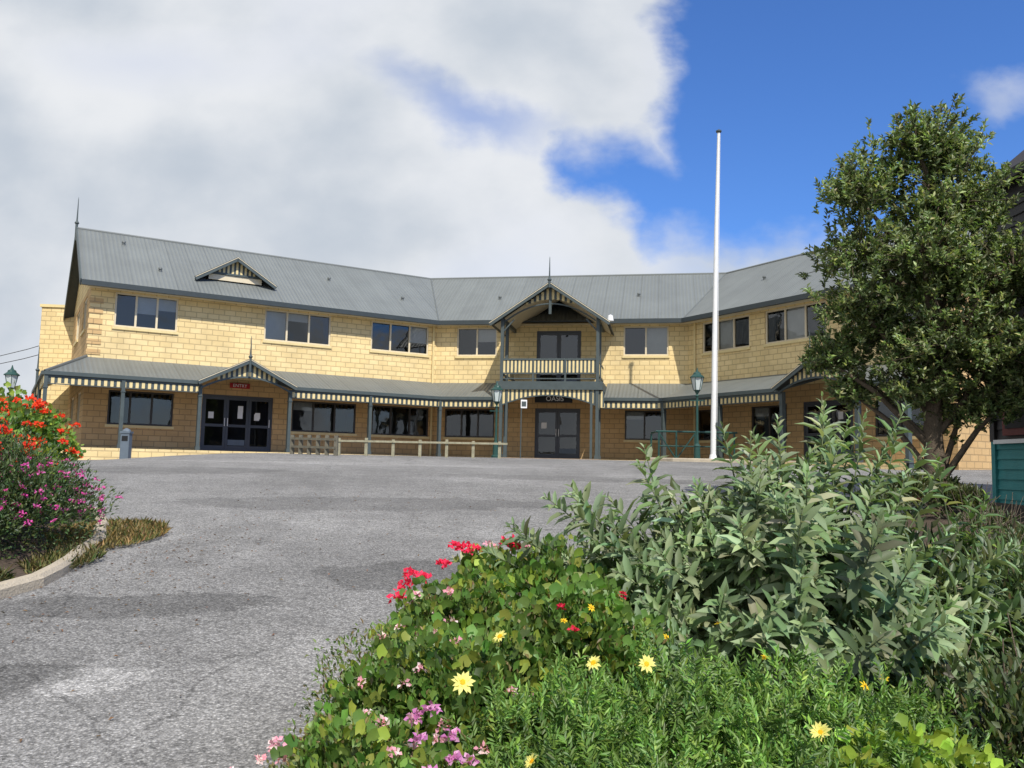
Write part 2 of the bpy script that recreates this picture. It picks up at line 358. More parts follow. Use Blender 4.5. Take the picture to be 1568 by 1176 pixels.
def door(F,a,b,c,d,leaves,notes=True):
    mb=doors; w=.06
    mb.box(F,a,b,.03,.12,d-w,d,DOORM);mb.box(F,a,a+w,.03,.12,c,d-w,DOORM);mb.box(F,b-w,b,.03,.12,c,d-w,DOORM)
    L=(b-a-2*w)/leaves
    for i in range(leaves):
        x0=a+w+i*L+.004;x1=a+w+(i+1)*L-.004
        mb.box(F,x0,x0+.085,.05,.10,c+.01,d-w-.004,DOORM);mb.box(F,x1-.085,x1,.05,.10,c+.01,d-w-.004,DOORM)
        for z0,z1 in ((c+.01,c+.22),(c+.92,c+1.02),(d-w-.11,d-w-.004)): mb.box(F,x0+.085,x1-.085,.053,.097,z0,z1,DOORM)
        mb.poly([F.pt(x0+.08,.075,c+.2),F.pt(x1-.08,.075,c+.2),F.pt(x1-.08,.075,d-w-.1),F.pt(x0+.08,.075,d-w-.1)],GLASS)
        hx=x1-.05 if i%2==0 else x0+.05
        mb.box(F,hx-.012,hx+.012,.0,.03,c+.95,c+1.25,WHITE)
        if notes:
            for kk in range(random.choice((0,1,2))):
                zx=random.uniform(x0+.12,x1-.35); zz=c+random.uniform(1.1,1.5)
                mb.poly([F.pt(zx,.066-.002*kk,zz),F.pt(zx+.19,.066-.002*kk,zz),F.pt(zx+.19,.066-.002*kk,zz+.24),F.pt(zx,.066-.002*kk,zz+.24)],WHITE)
        if i%2: mb.poly([F.pt(x0+.1,.067,c+.24),F.pt(x1-.1,.067,c+.24),F.pt(x1-.1,.067,c+.45),F.pt(x0+.1,.067,c+.45)],BINM)
    dark_room(mb,F,a,b,c,d)
U0,U1=6.2,7.42; Lo0,Lo1=2.75,3.95
upL=[(1.05,3.15),(6.3,8.93),(10.65,13.24)]; loL=[(1.03,3.18),(7.51,10.12),(10.81,13.35)]
upC=[(.69,2.43),(7.74,9.56)]; loC=[(.25,2.39),(7.82,9.40)]
upR=[(.6,3.08),(3.83,6.51),(7.6,10.2)]; loR=[(.35,1.7),(3.14,4.79),(8.3,10.0)]
dL=(4.17,6.77,FZ,4.0); dC=(4.11,5.99,FZ,4.0); dCu=(4.13,5.99,4.82,7.25); dR=(5.5,7.5,FZ,4.0)
SPL=4.6
for seg,up,lo,dr in (('L',upL,loL,[dL]),('C',upC,loC,[dC]),('R',upR,loR,[dR])):
    F=SEG[seg]; s0,s1=rng_(seg,0)
    if seg=='C':
        wall(walls,F,s0,s1,SPL,EZ+.1,[(a,b,U0,U1) for a,b in up]+[dCu],BRICK)
    else: wall(walls,F,s0,s1,SPL,EZ+.1,[(a,b,U0,U1) for a,b in up],BRICK)
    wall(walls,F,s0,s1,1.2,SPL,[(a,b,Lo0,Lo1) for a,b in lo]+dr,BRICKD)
    for i,(a,b) in enumerate(up):
        bl={'L':[[(1,.55),(2,.4)],[(0,1),(1,.3)],[(2,.6)]],'C':[[(1,.5)],[(1,1)]],'R':[[(1,.95)],[(1,1)],[(0,1)]]}[seg][i]
        window(F,a,b,U0,U1,2 if seg=='C' else 3,FRAMEC,bl)
    for i,(a,b) in enumerate(lo): window(F,a,b,Lo0,Lo1,3 if b-a>1.8 else 2,FRAMED,[(0,.3)] if i==1 else [],True)
    for d in dr: door(F,*d,3 if seg=='L' else 2)
door(FC,*dCu,2,False)
def gable_end(F,z0=1.2,wn=()):
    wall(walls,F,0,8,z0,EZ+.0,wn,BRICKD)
    walls.poly([F.pt(0,0,EZ),F.pt(8,0,EZ),F.pt(8,0,EZ+.25),F.pt(4,0,RZ-.12),F.pt(0,0,EZ+.25)],BRICK,[(0,EZ),(8,EZ),(8,EZ+.25),(4,RZ),(0,EZ+.25)])
GL=Frame(FL.pt(LEND,8,0).xy,-FL.ey.xy)
wl=[(1.5,3.3,U0,U1),(5,6.6,U0,U1),(5,6.6,Lo0,Lo1),(1.5,3.3,Lo0,Lo1)]
gable_end(GL,wn=wl)
for w_ in wl: window(GL,*w_,2)
GR=Frame(FR.pt(REND,0,0).xy,FR.ey.xy); gable_end(GR)
for seg in 'LCR':
    s0,s1=rng_(seg,8); F=SEG[seg]
    walls.poly([F.pt(s1,8,1.2),F.pt(s0,8,1.2),F.pt(s0,8,EZ+.1),F.pt(s1,8,EZ+.1)],BRICK,[(s1,0),(s0,0),(s0,6),(s1,6)])
for k in range(14):
    z=5.15+k*.2*.9
    if z<7.3 and k%2==0: walls.box(FL,LEND-.03,LEND+.42,-.025,.1,z,z+.18,BRICKD)
for F,s in ((FL,13.45),(FR,.22)):
    wins.tube([F.pt(s,-.06,7.5),F.pt(s,-.06,5.0)],[.045,.045],CREAM,8)
    wins.tube([F.pt(s,-.06,4.8),F.pt(s,-.06,1.9)],[.045,.045],CREAM,8)
AX=Frame((-20.35,36.2),(1,.1))
walls.box(AX,0,1.9,0,6,1.2,8.0,BRICK); walls.box(AX,-.06,1.96,-.06,6.06,8.0,8.12,CREAM)
walls.obj('walls',B); 

roof=MB()
pit=(RZ-EZ)/4.5
for seg in 'LCR':
    F=SEG[seg]; a0,a1=rng_(seg,-.5,.35); b0,b1=rng_(seg,4,.35); c0,c1=rng_(seg,8.5,.35)
    sl=math.hypot(4.5,RZ-EZ)
    roof.slab([F.pt(a0,-.5,EZ),F.pt(a1,-.5,EZ),F.pt(b1,4,RZ),F.pt(b0,4,RZ)],[(a0,0),(a1,0),(b1,sl),(b0,sl)],.07,ROOF,GUTTER)
    roof.slab([F.pt(c1,8.5,EZ),F.pt(c0,8.5,EZ),F.pt(b0,4,RZ),F.pt(b1,4,RZ)],[(c1,0),(c0,0),(b0,sl),(b1,sl)],.07,ROOF,GUTTER)
    roof.tube([F.pt(b0,4,RZ-.03),F.pt(b1,4,RZ-.03)],[.08,.08],ROOF,8)
    g0,g1=rng_(seg,-.62,.35); h0,h1=rng_(seg,-.5,.35); w0,w1=rng_(seg,0,0)
    def gut(x0,x1,y0x0,y0x1):
        zt,zb=EZ+.03,EZ-.15
        P=[F.pt(x0,-.62,zb),F.pt(x1,-.62,zb),F.pt(x1,-.62,zt),F.pt(x0,-.62,zt)]; roof.poly(P,GUTTER)
        Q=[F.pt(y0x0,-.49,zb),F.pt(y0x1,-.49,zb)]; roof.poly([P[0],Q[0],Q[1],P[1]],GUTTER)
        roof.poly([P[3],P[2],F.pt(y0x1,-.49,zt),F.pt(y0x0,-.49,zt)],GUTTER)
    if seg=='C':
        gut(g0,5.05-2.2,h0,5.05-2.2); gut(5.05+2.2,g1,5.05+2.2,h1)
    else: gut(g0,g1,h0,h1)
    roof.poly([F.pt(h0,-.49,EZ-.12),F.pt(h1,-.49,EZ-.12),F.pt(w1,0,EZ-.12),F.pt(w0,0,EZ-.12)],FRAMEC)
for F,s in ((FL,LEND-.37),(FR,REND+.37)):
    for y,sg in ((-.55,1),(8.55,-1)):
        roof.beam(F.pt(s,y,EZ-.06),F.pt(s,4,RZ-.03),.04,.24,GREEN)
    roof.lathe([(.05,-.5),(.05,.15),(.09,.2),(.04,.28),(.03,.35),(.012,1.15),(.002,1.25)],tuple(F.pt(s,4,RZ)),GREEN,8)
roof.tube([FL.pt(mitre(FL,FC,-.5)[0],-.5,EZ-.01),FL.pt(mitre(FL,FC,4)[0],4,RZ-.01)],[.04,.04],ROOF2,6)
roof.tube([FR.pt(mitre(FC,FR,-.5)[1],-.5,EZ-.01),FR.pt(mitre(FC,FR,4)[1],4,RZ-.01)],[.04,.04],ROOF2,6)
for F,s,y in ((FL,2.6,1.0),(FL,9.5,2.2),(FL,12.5,1.2),(FC,2.2,1.6),(FC,8.3,1.7),(FR,2.0,2.0),(FL,1.5,3.0)):
    roof.lathe([(.05,-.1),(.05,.08),(.08,.08),(.07,.14),(.01,.16)],tuple(F.pt(s,y,EZ+(y+.5)*pit)),ROOF2,8)

def slats(mb,F,x0,x1,y,top,bot,w=.085,A=CREAM,Bm=GREEN):
    n=max(1,round((x1-x0)/w)); w=(x1-x0)/n
    for i in range(n):
        a=x0+i*w; c=a+w/2; t=top(c);b=bot(c)
        if t-b<.02: continue
        if i%2==0: mb.box(F,a,a+w,y-.014,y+.014,b,t,A)
        else: mb.box(F,a,a+w,y-.008,y+.008,b+.02,t,Bm)
def gablet(mb,F,sc,hw,yf,z0,z1,yback_r,yback_e,stripes=True,over=.25,drop=.0):
    k=(z1-z0)/hw
    for sg in (-1,1):
        pts=[F.pt(sc,yf-over,z1),F.pt(sc+sg*hw,yf-over,z0),F.pt(sc+sg*hw,yback_e,z0),F.pt(sc,yback_r,z1)]
        uv=[(yf,0),(yf,hw),(yback_e,hw),(yback_r,0)]
        if sg>0: pts=pts[::-1];uv=uv[::-1]
        mb.slab(pts,uv,.05,ROOF2,GUTTER)
        mb.beam(F.pt(sc,yf-over-.02,z1-.05),F.pt(sc+sg*(hw+.02),yf-over-.02,z0-.05),.04,.15,GREEN)
        mb.beam(F.pt(sc,yf-over-.045,z1-.0),F.pt(sc+sg*(hw+.02),yf-over-.045,z0-.0),.02,.022,FRAMEC)
gablet(roof,FL,5.29,1.5,.75,8.42,9.36,2.3,.8)
slats(roof,FL,5.29-1.3,5.29+1.3,.72,lambda x:9.30-abs(x-5.29)*.627,lambda x:8.74,.08)
roof.box(FL,5.29-.95,5.29+.95,.68,.78,8.68,8.75,GREEN)
slats(roof,FL,5.29-1.0,5.29+1.0,.74,lambda x:8.67,lambda x:8.46,2.0,FRAMEC,FRAMEC)
roof.obj('roof',B)

ver=MB(); VW=5.05; VF=4.25; VY=-2.2
sl=math.hypot(2.2,.8)
def vroof(F,w0,w1,f0,f1):
    ver.slab([F.pt(f0,VY,VF),F.pt(f1,VY,VF),F.pt(w1,0,VW),F.pt(w0,0,VW)],[(f0,0),(f1,0),(w1,sl),(w0,sl)],.05,ROOF2,GREEN)
def vtri(F,sA,sm_,wA):
    ver.slab([F.pt(sA,VY,VF),F.pt(sm_,0,VW),F.pt(wA,0,VW)] if sA<sm_ else [F.pt(sA,VY,VF),F.pt(wA,0,VW),F.pt(sm_,0,VW)],[(sA,0),(sm_,sl),(wA,sl)] if sA<sm_ else [(sA,0),(wA,sl),(sm_,sl)],.05,ROOF2,GREEN)
def fascia(F,x0,x1,m0=0,m1=0,y=VY):
    ver.box(F,x0,x1,y-.09,y+.01,VF-.09,VF+.03,GREEN)
    ver.box(F,x0,x1,y-.03,y+.04,VF-.16,VF-.09,GREEN)
    slats(ver,F,x0,x1,y,lambda x:VF-.10,lambda x:VF-.36,.095)
    ver.box(F,x0,x1,y-.022,y+.022,VF-.385,VF-.355,GREEN)
def post(F,x,y=VY,zt=None,z0=1.3,w=.055):
    zt=zt or VF-.09
    ver.box(F,x-w,x+w,y-w+.002,y+w+.06,z0,zt,GREEN); ver.box(F,x-w-.02,x+w+.02,y-w-.02,y+w+.08,z0,FZ+.14,GREEN); ver.box(F,x-w-.02,x+w+.02,y-w-.02,y+w+.08,zt-.42,zt-.39,GREEN)
sLC_f=mitre(FL,FC,VY); sCR_f=mitre(FC,FR,VY); sLC_w=mitre(FL,FC,0); sCR_w=mitre(FC,FR,0)
VE=LEND-1.3
GA,GB=3.67,6.78; GM=(GA+GB)/2
vroof(FL,LEND,GA,VE,GA); vtri(FL,GA,GM,GA); vtri(FL,GB,GM,GB); vroof(FL,GB,sLC_w[0],GB,sLC_f[0])
ver.slab([FL.pt(VE,8,VF),FL.pt(VE,VY,VF),FL.pt(LEND,0,VW),FL.pt(LEND,8,VW)],[(8,0),(-2,0),(0,1.5),(8,1.5)],.05,ROOF2,GREEN)
EF=Frame(FL.pt(VE,8,0).xy,-FL.ey.xy)
ver.box(EF,0,10.2,-.09,.01,VF-.09,VF+.03,GREEN); slats(ver,EF,0,10.15,0,lambda x:VF-.1,lambda x:VF-.36,.095)
for k in (0.1,3.4,6.8): ver.box(EF,k-.055,k+.055,-.055,.055,1.2,VF-.09,GREEN)
ver.tube([FL.pt(VE,VY,VF+.02),FL.pt(LEND,0,VW+.02)],[.05,.05],ROOF2,6)
PC=5.055
vroof(FC,sLC_w[1],PC-2.05,sLC_f[1],PC-2.05); vroof(FC,PC+2.05,sCR_w[0],PC+2.05,sCR_f[0])
RA,RB=6.5,9.3; RM=(RA+RB)/2
vroof(FR,sCR_w[1],RA,sCR_f[1],RA); vtri(FR,RA,RM,RA); vtri(FR,RB,RM,RB); vroof(FR,RB,REND,RB,REND)
fascia(FL,VE,GA-.06); fascia(FL,GB+.06,sLC_f[0]); fascia(FC,sLC_f[1],PC-2.0); fascia(FC,PC+2.0,sCR_f[0]); fascia(FR,sCR_f[1],RA-.06); fascia(FR,RB+.06,REND)
for x in (VE+.05,1.25,GA,GB,9.86,sLC_f[0]-.02): post(FL,x)
for x in (sCR_f[1]+.02,3.7,RA,RB,REND-.1): post(FR,x)
for F,a,b in ((FL,GA,GB),(FR,RA,RB)):
    m=(a+b)/2; hw=(b-a)/2+.12
    gablet(ver,F,m,hw,VY-.1,VF+.0,VW+.06,.0,VY,True,.2)
    kk=(VW+.06-VF)/hw
    slats(ver,F,m-hw*.62,m+hw*.62,VY-.12,lambda x:VW-.02-abs(x-m)*kk,lambda x:4.50-.16*(x-m)**2,.085)
    n=18
    pts=[(m-hw+.1+(2*hw-.2)*i/n) for i in range(n+1)]
    for i in range(n):
        x0,x1=pts[i],pts[i+1]; f=lambda x:4.50-.19*(x-m)**2
        ver.beam(F.pt(x0,VY-.12,f(x0)),F.pt(x1,VY-.12,f(x1)),.06,.06,GREEN)
    ver.lathe([(.045,-.45),(.045,.05),(.08,.1),(.035,.16),(.03,.2),(.01,.8),(.002,.85)],tuple(F.pt(m,VY-.33,VW+.06)),GREEN,8)
ver.lathe([(.045,-.4),(.045,.05),(.08,.1),(.03,.16),(.01,.9),(.002,.95)],tuple(FL.pt(VE-.1,1.4,VF+.25)),GREEN,8)
for seg in 'LCR':
    F=SEG[seg]; s0,s1=rng_(seg,0,0); f0,f1=rng_(seg,VY-.25,0)
    if seg=='L': f0=VE-.2; s0=VE-.2
    P=[F.pt(f0,VY-.25,FZ),F.pt(f1,VY-.25,FZ),F.pt(s1,0,FZ),F.pt(s0,0,FZ)]
    ver.poly(P,PAVE); ver.poly([F.pt(f0,VY-.25,1.1),F.pt(f1,VY-.25,1.1),P[1],P[0]],BRICK,[(f0,1.1),(f1,1.1),(f1,FZ),(f0,FZ)])
ver.poly([FL.pt(VE-.2,9,1.1),FL.pt(VE-.2,VY-.25,1.1),FL.pt(VE-.2,VY-.25,FZ),FL.pt(VE-.2,9,FZ)],BRICK,[(0,0),(11,0),(11,.8),(0,.8)])
ver.poly([FL.pt(VE-.2,9,FZ),FL.pt(VE-.2,0,FZ),FL.pt(LEND,0,FZ),FL.pt(LEND,9,FZ)],PAVE)
ver.obj('verandah',B)

por=MB(); PY=-2.8; HW=2.3; PZ0=7.07; PZ1=8.62
gablet(por,FC,PC,HW,PY,PZ0,PZ1,1.3,-.02,True,.3)
kp=(PZ1-PZ0)/HW
slats(por,FC,PC-1.35,PC+1.35,PY,lambda x:PZ1-.1-abs(x-PC)*kp,lambda x:max(8.02-.26*(x-PC)**2,7.85),.10)
n=20
for i in range(n):
    x0=PC-1.75+3.5*i/n;x1=PC-1.75+3.5*(i+1)/n; f=lambda x:7.86-.22*(x-PC)**2
    por.beam(FC.pt(x0,PY,f(x0)),FC.pt(x1,PY,f(x1)),.05,.05,GREEN)
por.box(FC,PC-.05,PC+.05,PY-.05,PY+.05,7.45,8.5,GREEN)
por.lathe([(.05,-.2),(.05,.05),(.09,.1),(.04,.18),(.03,.22),(.012,.95),(.002,1.02)],tuple(FC.pt(PC,PY-.35,PZ1)),GREEN,8)
for sg in (-1,1):
    pts=[FC.pt(PC,PY+.05,PZ1-.09),FC.pt(PC+sg*(HW-.1),PY+.05,PZ0-.02),FC.pt(PC+sg*(HW-.1),-.03,PZ0-.02),FC.pt(PC,-.03,PZ1-.09)]
    por.poly(pts,FRAMEC)
for sg in (-1,1):
    x=PC+sg*1.85
    for y in (PY,PY+1.0):
        por.box(FC,x-.06,x+.06,y-.06,y+.06,1.8,PZ0+.22,GREEN)
        por.box(FC,x-.085,x+.085,y-.085,y+.085,1.8,2.05,GREEN)
    por.box(FC,x-.05,x+.05,PY,0,PZ0+.1,PZ0+.26,GREEN)
    por.box(FC,x-sg*.22-.045,x-sg*.22+.045,PY-.045,PY+.045,1.8,4.5,GREEN)
    por.beam(FC.pt(x,PY,6.75),FC.pt(x-sg*.45,PY,7.25),.05,.05,GREEN)
    SF=Frame(FC.pt(x,PY,0).xy,FC.ey.xy)
    slats(por,SF,.08,2.75,0,lambda q:5.62,lambda q:5.18,.075)
    for za,zb in ((5.63,5.70),(5.11,5.17),(4.93,4.97)): por.box(SF,.06,2.78,-.03,.03,za,zb,GREEN)
    slats(por,FC,min(x,x+sg*.26),max(x,x+sg*.26),PY+.03,lambda q:4.48,lambda q:3.85,.065)
for za,zb,d in ((5.66,5.73,.035),(5.13,5.18,.025),(4.93,4.97,.02)): por.box(FC,PC-1.9,PC+1.9,PY-d,PY+d,za,zb,GREEN)
slats(por,FC,PC-1.79,PC+1.79,PY,lambda q:5.655,lambda q:5.185,.075)
for k in (-.62,.62): por.box(FC,PC+k-.035,PC+k+.035,PY-.035,PY+.035,4.8,5.66,GREEN)
por.box(FC,PC-1.98,PC+1.98,PY-.03,-.02,4.62,4.79,WOODD)
por.box(FC,PC-2.05,PC+2.05,PY-.10,PY-.03,4.52,4.84,GREEN)
for sg in (-1,1): por.box(FC,PC+sg*2.03-.03,PC+sg*2.03+.03,PY-.03,-.02,4.52,4.83,GREEN)
slats(por,FC,PC-1.79,PC+1.79,PY-.01,lambda q:4.52,lambda q:4.33-.115*(q-PC)**2,.085)
for i in range(n):
    x0=PC-1.8+3.6*i/n;x1=PC-1.8+3.6*(i+1)/n; f=lambda q:4.31-.115*(q-PC)**2
    por.beam(FC.pt(x0,PY-.01,f(x0)),FC.pt(x1,PY-.01,f(x1)),.05,.045,GREEN)
por.box(FC,PC-1.95,PC+1.95,PY-.25,VY-.2,1.7,FZ+.012,PAVE)
por.box(FC,PC-.72,PC+.78,-1.6,-1.55,4.12,4.42,BLACK)
por.lathe([(.02,-.12),(.13,-.1),(.1,.1),(.02,.14)],tuple(FC.pt(PC+2.3,-2.6,7.3)),WHITE,10)
por.obj('entrance_porch',B)
sg=MB(); sg.box(FL,5.12,5.85,-.06,-.02,4.28,4.47,RED); sg.obj('red_sign_board',B)
def text(name,s,F,x,y,z,size,mat):
    c=bpy.data.curves.new(name,'FONT'); c.body=s; c.size=size; c.align_x='CENTER'; c.align_y='CENTER'; c.extrude=.004; c.materials.append(mat)
    o=bpy.data.objects.new(name,c); scene.collection.objects.link(o); p=F.pt(x,y,z)
    o.matrix_world=Matrix(((F.ex.x,0,-F.ey.x,p.x),(F.ex.y,0,-F.ey.y,p.y),(0,1,0,p.z),(0,0,0,1))); o.parent=B
text('sign_lettering','OASIS',FC,PC+.08,-1.615,4.27,.27,WHITE)
text('sign_lettering','ENTRY',FL,5.485,-.07,4.375,.17,WHITE)
wins.obj('windows',B); doors.obj('doors',B)

# ------------------------------------------------------------------ street furniture
def flagpole(x,y):
    z=Hb(x,y); mb=MB()
    mb.tube([(x,y,z),(x+.06,y,z+4),(x+.13,y,z+8),(x+.22,y,13.3)],[.095,.085,.07,.05],WHITE,14)
    mb.lathe([(.07,0),(.1,.03),(.1,.07),(.02,.12)],(x+.22,y,13.3),GREEN,12)
    mb.lathe([(.2,0),(.2,.10),(.14,.13),(.11,.25),(.1,.27)],(x,y,z),WHITE,14)
    mb.tube([(x+.13,y-.02,z+1.3),(x+.25,y-.06,13.2)],[.008,.008],WHITE,4); mb.box(WF,x+.08,x+.14,y-.12,y-.09,z+1.2,z+1.35,GREEN)
    mb.obj('flagpole',smooth=False)
flagpole(6.8,28.6)
def lamp(x,y,top):
    z=Hb(x,y); mb=MB(); h=top-z
    mb.lathe([(.16,0),(.16,.1),(.11,.14),(.10,.5),(.12,.54),(.06,.62),(.045,.9),(.04,h-.85),(.07,h-.8),(.03,h-.74),(.10,h-.62),(.13,h-.60)],(x,y,z),LGREEN,12)
    mb.beam((x-.25,y,z+h-.95),(x+.25,y,z+h-.95),.03,.03,LGREEN)
    mb.lathe([(.12,h-.60),(.21,h-.18)],(x,y,z),LGLASS,6)
    for j in range(6):
        t=2*math.pi*j/6; mb.beam((x+.122*math.cos(t),y+.122*math.sin(t),z+h-.60),(x+.214*math.cos(t),y+.214*math.sin(t),z+h-.18),.018,.018,LGREEN)
    mb.lathe([(.24,h-.19),(.24,h-.16),(.14,h-.08),(.12,h-.02),(.05,h+.02),(.03,h+.08),(.01,h+.16)],(x,y,z),LGREEN,12)
    mb.obj('street_lamp')
lamp(6.2,28.3,4.85); lamp(-.55,31.3,4.55); lamp(-16.75,28.3,4.45)

fe=MB()
A=Vector((-5.3,26.3));Bv=Vector((-.35,26.8))
for i in range(7):
    p=A.lerp(Bv,i/6); z=Hb(p.x,p.y); fe.box(WF,p.x-.045,p.x+.045,p.y-.045,p.y+.045,z-.1,z+.55+.02*math.sin(i*2),WOOD)
fe.beam((A.x-.1,A.y-.065,Hb(A.x,A.y)+.46),(Bv.x+.25,Bv.y-.065,Hb(Bv.x,Bv.y)+.47),.035,.06,WOOD)
fe.obj('low_rail_fence')
fe=MB()
A=Vector((-6.9,26.9));Bv=Vector((-5.25,25.6))
for i in range(6):
    p=A.lerp(Bv,i/5); z=Hb(p.x,p.y); fe.box(WF,p.x-.055,p.x+.055,p.y-.055,p.y+.055,z-.1,z+.62,WOODD)
for dz in (.25,.5): fe.beam((A.x,A.y-.07,Hb(A.x,A.y)+dz),(Bv.x,Bv.y-.07,Hb(Bv.x,Bv.y)+dz),.04,.07,WOODD)
fe.obj('timber_post_fence')
hr=MB(); z=1.84
for x in (5.1,5.7,6.35,7.05,7.7): hr.tube([(x,29.3,z),(x,29.3,z+1.05)],[.034,.034],LGREEN,8)
hr.tube([(5.0,29.3,z+1.05),(7.8,29.3,z+1.05)],[.036,.036],LGREEN,8); hr.tube([(5.1,29.3,z+.55),(7.7,29.3,z+.55)],[.026,.026],LGREEN,8)
for x in (5.1,7.7): hr.tube([(x,29.3,z+1.05),(x,30.9,z+1.05),(x,30.9,z)],[.034]*3,LGREEN,8)
hr.tube([(5.1,29.3,z+1.0),(5.7,29.3,z+.1)],[.024,.024],LGREEN,6); hr.tube([(5.7,29.3,z+.1),(6.35,29.3,z+1.0)],[.024,.024],LGREEN,6)
hr.tube([(7.05,29.3,z+1.0),(7.7,29.3,z+.1)],[.024,.024],LGREEN,6)
hr.obj('handrail')
kerb('kerb',[(4.8,28.9),(5.4,28.2),(8.2,27.8),(10.2,24.6)],.2,.13,CONC)
bb=MB(); x,y=-11.7,25.9; z=Hb(x,y)
bb.box(WF,x-.13,x+.13,y-.1,y+.12,z,z+.78,BINM); bb.box(WF,x-.15,x+.15,y-.12,y+.14,z+.78,z+.84,BINM); bb.box(WF,x-.09,x+.09,y-.11,y-.098,z+.55,z+.7,BLACK)
bb.lathe([(.13,.84),(.1,.9),(.02,.94)],(x,y,z),BINM,10)
bb.obj('litter_bin')
sp=MB(); x,y=.35,30.2; z=Hb(x,y)
sp.tube([(x,y,z),(x,y,z+2.15)],[.022,.022],GREEN,8); sp.box(WF,x-.02,x+.2,y-.04,y-.025,z+1.8,z+2.1,WHITE); sp.box(WF,x+.01,x+.17,y-.047,y-.041,z+1.86,z+2.04,GREEN)
sp.obj('parking_sign')
pw=MB()
pw.tube([(-60,75,0),(-60,75,10.6)],[.16,.11],WOODD,8); pw.beam((-61.2,75,10.1),(-58.8,75,10.1),.12,.12,WOODD)
for k,dz in enumerate((0,.5)):
    pts=[Vector((-60+.9*k,75,10.2+dz)).lerp(Vector((-18.7,38,7.0+dz)),i/12)-Vector((0,0,1.6*4*(i/12)*(1-i/12))) for i in range(13)]
    pw.tube(pts,[.022]*13,BLACK,4)
pw.obj('utility_pole')

# neighbouring cottage at right edge
CB=empty('weatherboard_cottage'); cb=MB(); cx0,cx1,cy0,cy1=7.42,13,6.0,13.0; z0=.5; EH=6.05
Z=z0
while Z<EH:
    zz=min(Z+.15,EH); m=TEAL if Z<2.05 else DWALL
    for (p,q) in (((cx0,cy1),(cx0,cy0)),((cx1,cy1),(cx0,cy1)),((cx0,cy0),(cx1,cy0)),((cx1,cy0),(cx1,cy1))):
        d=Vector((q[0]-p[0],q[1]-p[1])).normalized(); nn=Vector((d.y,-d.x)) ; o=.022
        cb.poly([(p[0]+nn.x*o,p[1]+nn.y*o,Z),(q[0]+nn.x*o,q[1]+nn.y*o,Z),(q[0],q[1],zz),(p[0],p[1],zz)],m)
        cb.poly([(p[0],p[1],Z),(q[0],q[1],Z),(q[0]+nn.x*o,q[1]+nn.y*o,Z),(p[0]+nn.x*o,p[1]+nn.y*o,Z)],m)
    Z=zz
cb.box(WF,cx0-.06,cx0+.06,cy1-.06,cy1+.06,2.12,EH,DWALL); cb.box(WF,cx0-.05,cx0+.05,cy1-.05,cy1+.05,z0,2.12,TEAL)
cb.box(WF,cx0-.07,cx0-.03,11.4,12.7,2.2,4.6,MAROON); cb.box(WF,cx0-.09,cx0-.071,11.5,12.6,2.3,4.5,DARK); cb.box(WF,cx0-.1,cx0-.03,cy0,cy1-.1,2.08,2.14,WHITE)
cb.obj('walls',CB)
cr=MB(); xm=(cx0+cx1)/2
for sgn,xe in ((-1,cx0-.12),(1,cx1+.12)):
    P=[(xm,cy0-.4,8.6),(xe,cy0-.4,EH+.05),(xe,cy1+.2,EH+.05),(xm,cy1+.2,8.6)]
    if sgn>0: P=P[::-1]
    cr.slab([Vector(p) for p in P],[(0,0),(0,3),(7,3),(7,0)],.12,DROOF,DROOF)
for y in (cy0,cy1): cr.poly([(cx0,y,EH),(cx1,y,EH),(xm,y,8.4)],DWALL)
cr.box(WF,cx0-.22,cx0-.12,cy0-.4,cy1+.2,EH-.12,EH+.02,DROOF)
cr.obj('roof',CB)

pp=MB(); px,py=6.6,13.7
pp.lathe([(.12,0),(.2,.3),(.23,.3),(.23,.36),(.19,.36),(.17,.3)],(px,py,H(px,py)+.02),TERRA,16); pp.obj('plant_pot',smooth=True)

# ------------------------------------------------------------------ foliage
def norm(a): return a/np.maximum(np.linalg.norm(a,axis=1,keepdims=True),1e-6)
T4=dict(v=[(0,0,0),(.45,.5,.12),(1,0,-.12),(.45,-.5,.12)],f=[(0,1,2),(0,2,3)])
TL=dict(v=[(0,0,0),(.3,0,0),(.7,0,-.03),(1,0,-.14),(.28,.42,.10),(.68,.38,.04),(.28,-.42,.10),(.68,-.38,.04)],
        f=[(0,4,1),(1,4,5,2),(2,5,3),(0,1,6),(1,2,7,6),(2,3,7)])
def roundleaf():
    v=[(.45,0,-.06)];n=9
    for i in range(n):
        t=math.pi+2*math.pi*i/n; r=.5*(1+(.12 if i%2 else -.06)); v.append((.5+r*math.cos(t)*(1 if i else .55),r*math.sin(t)*1.0,.10*(i%2)))
    return dict(v=v,f=[(0,1+i,1+(i+1)%n) for i in range(n)])
TR=roundleaf()
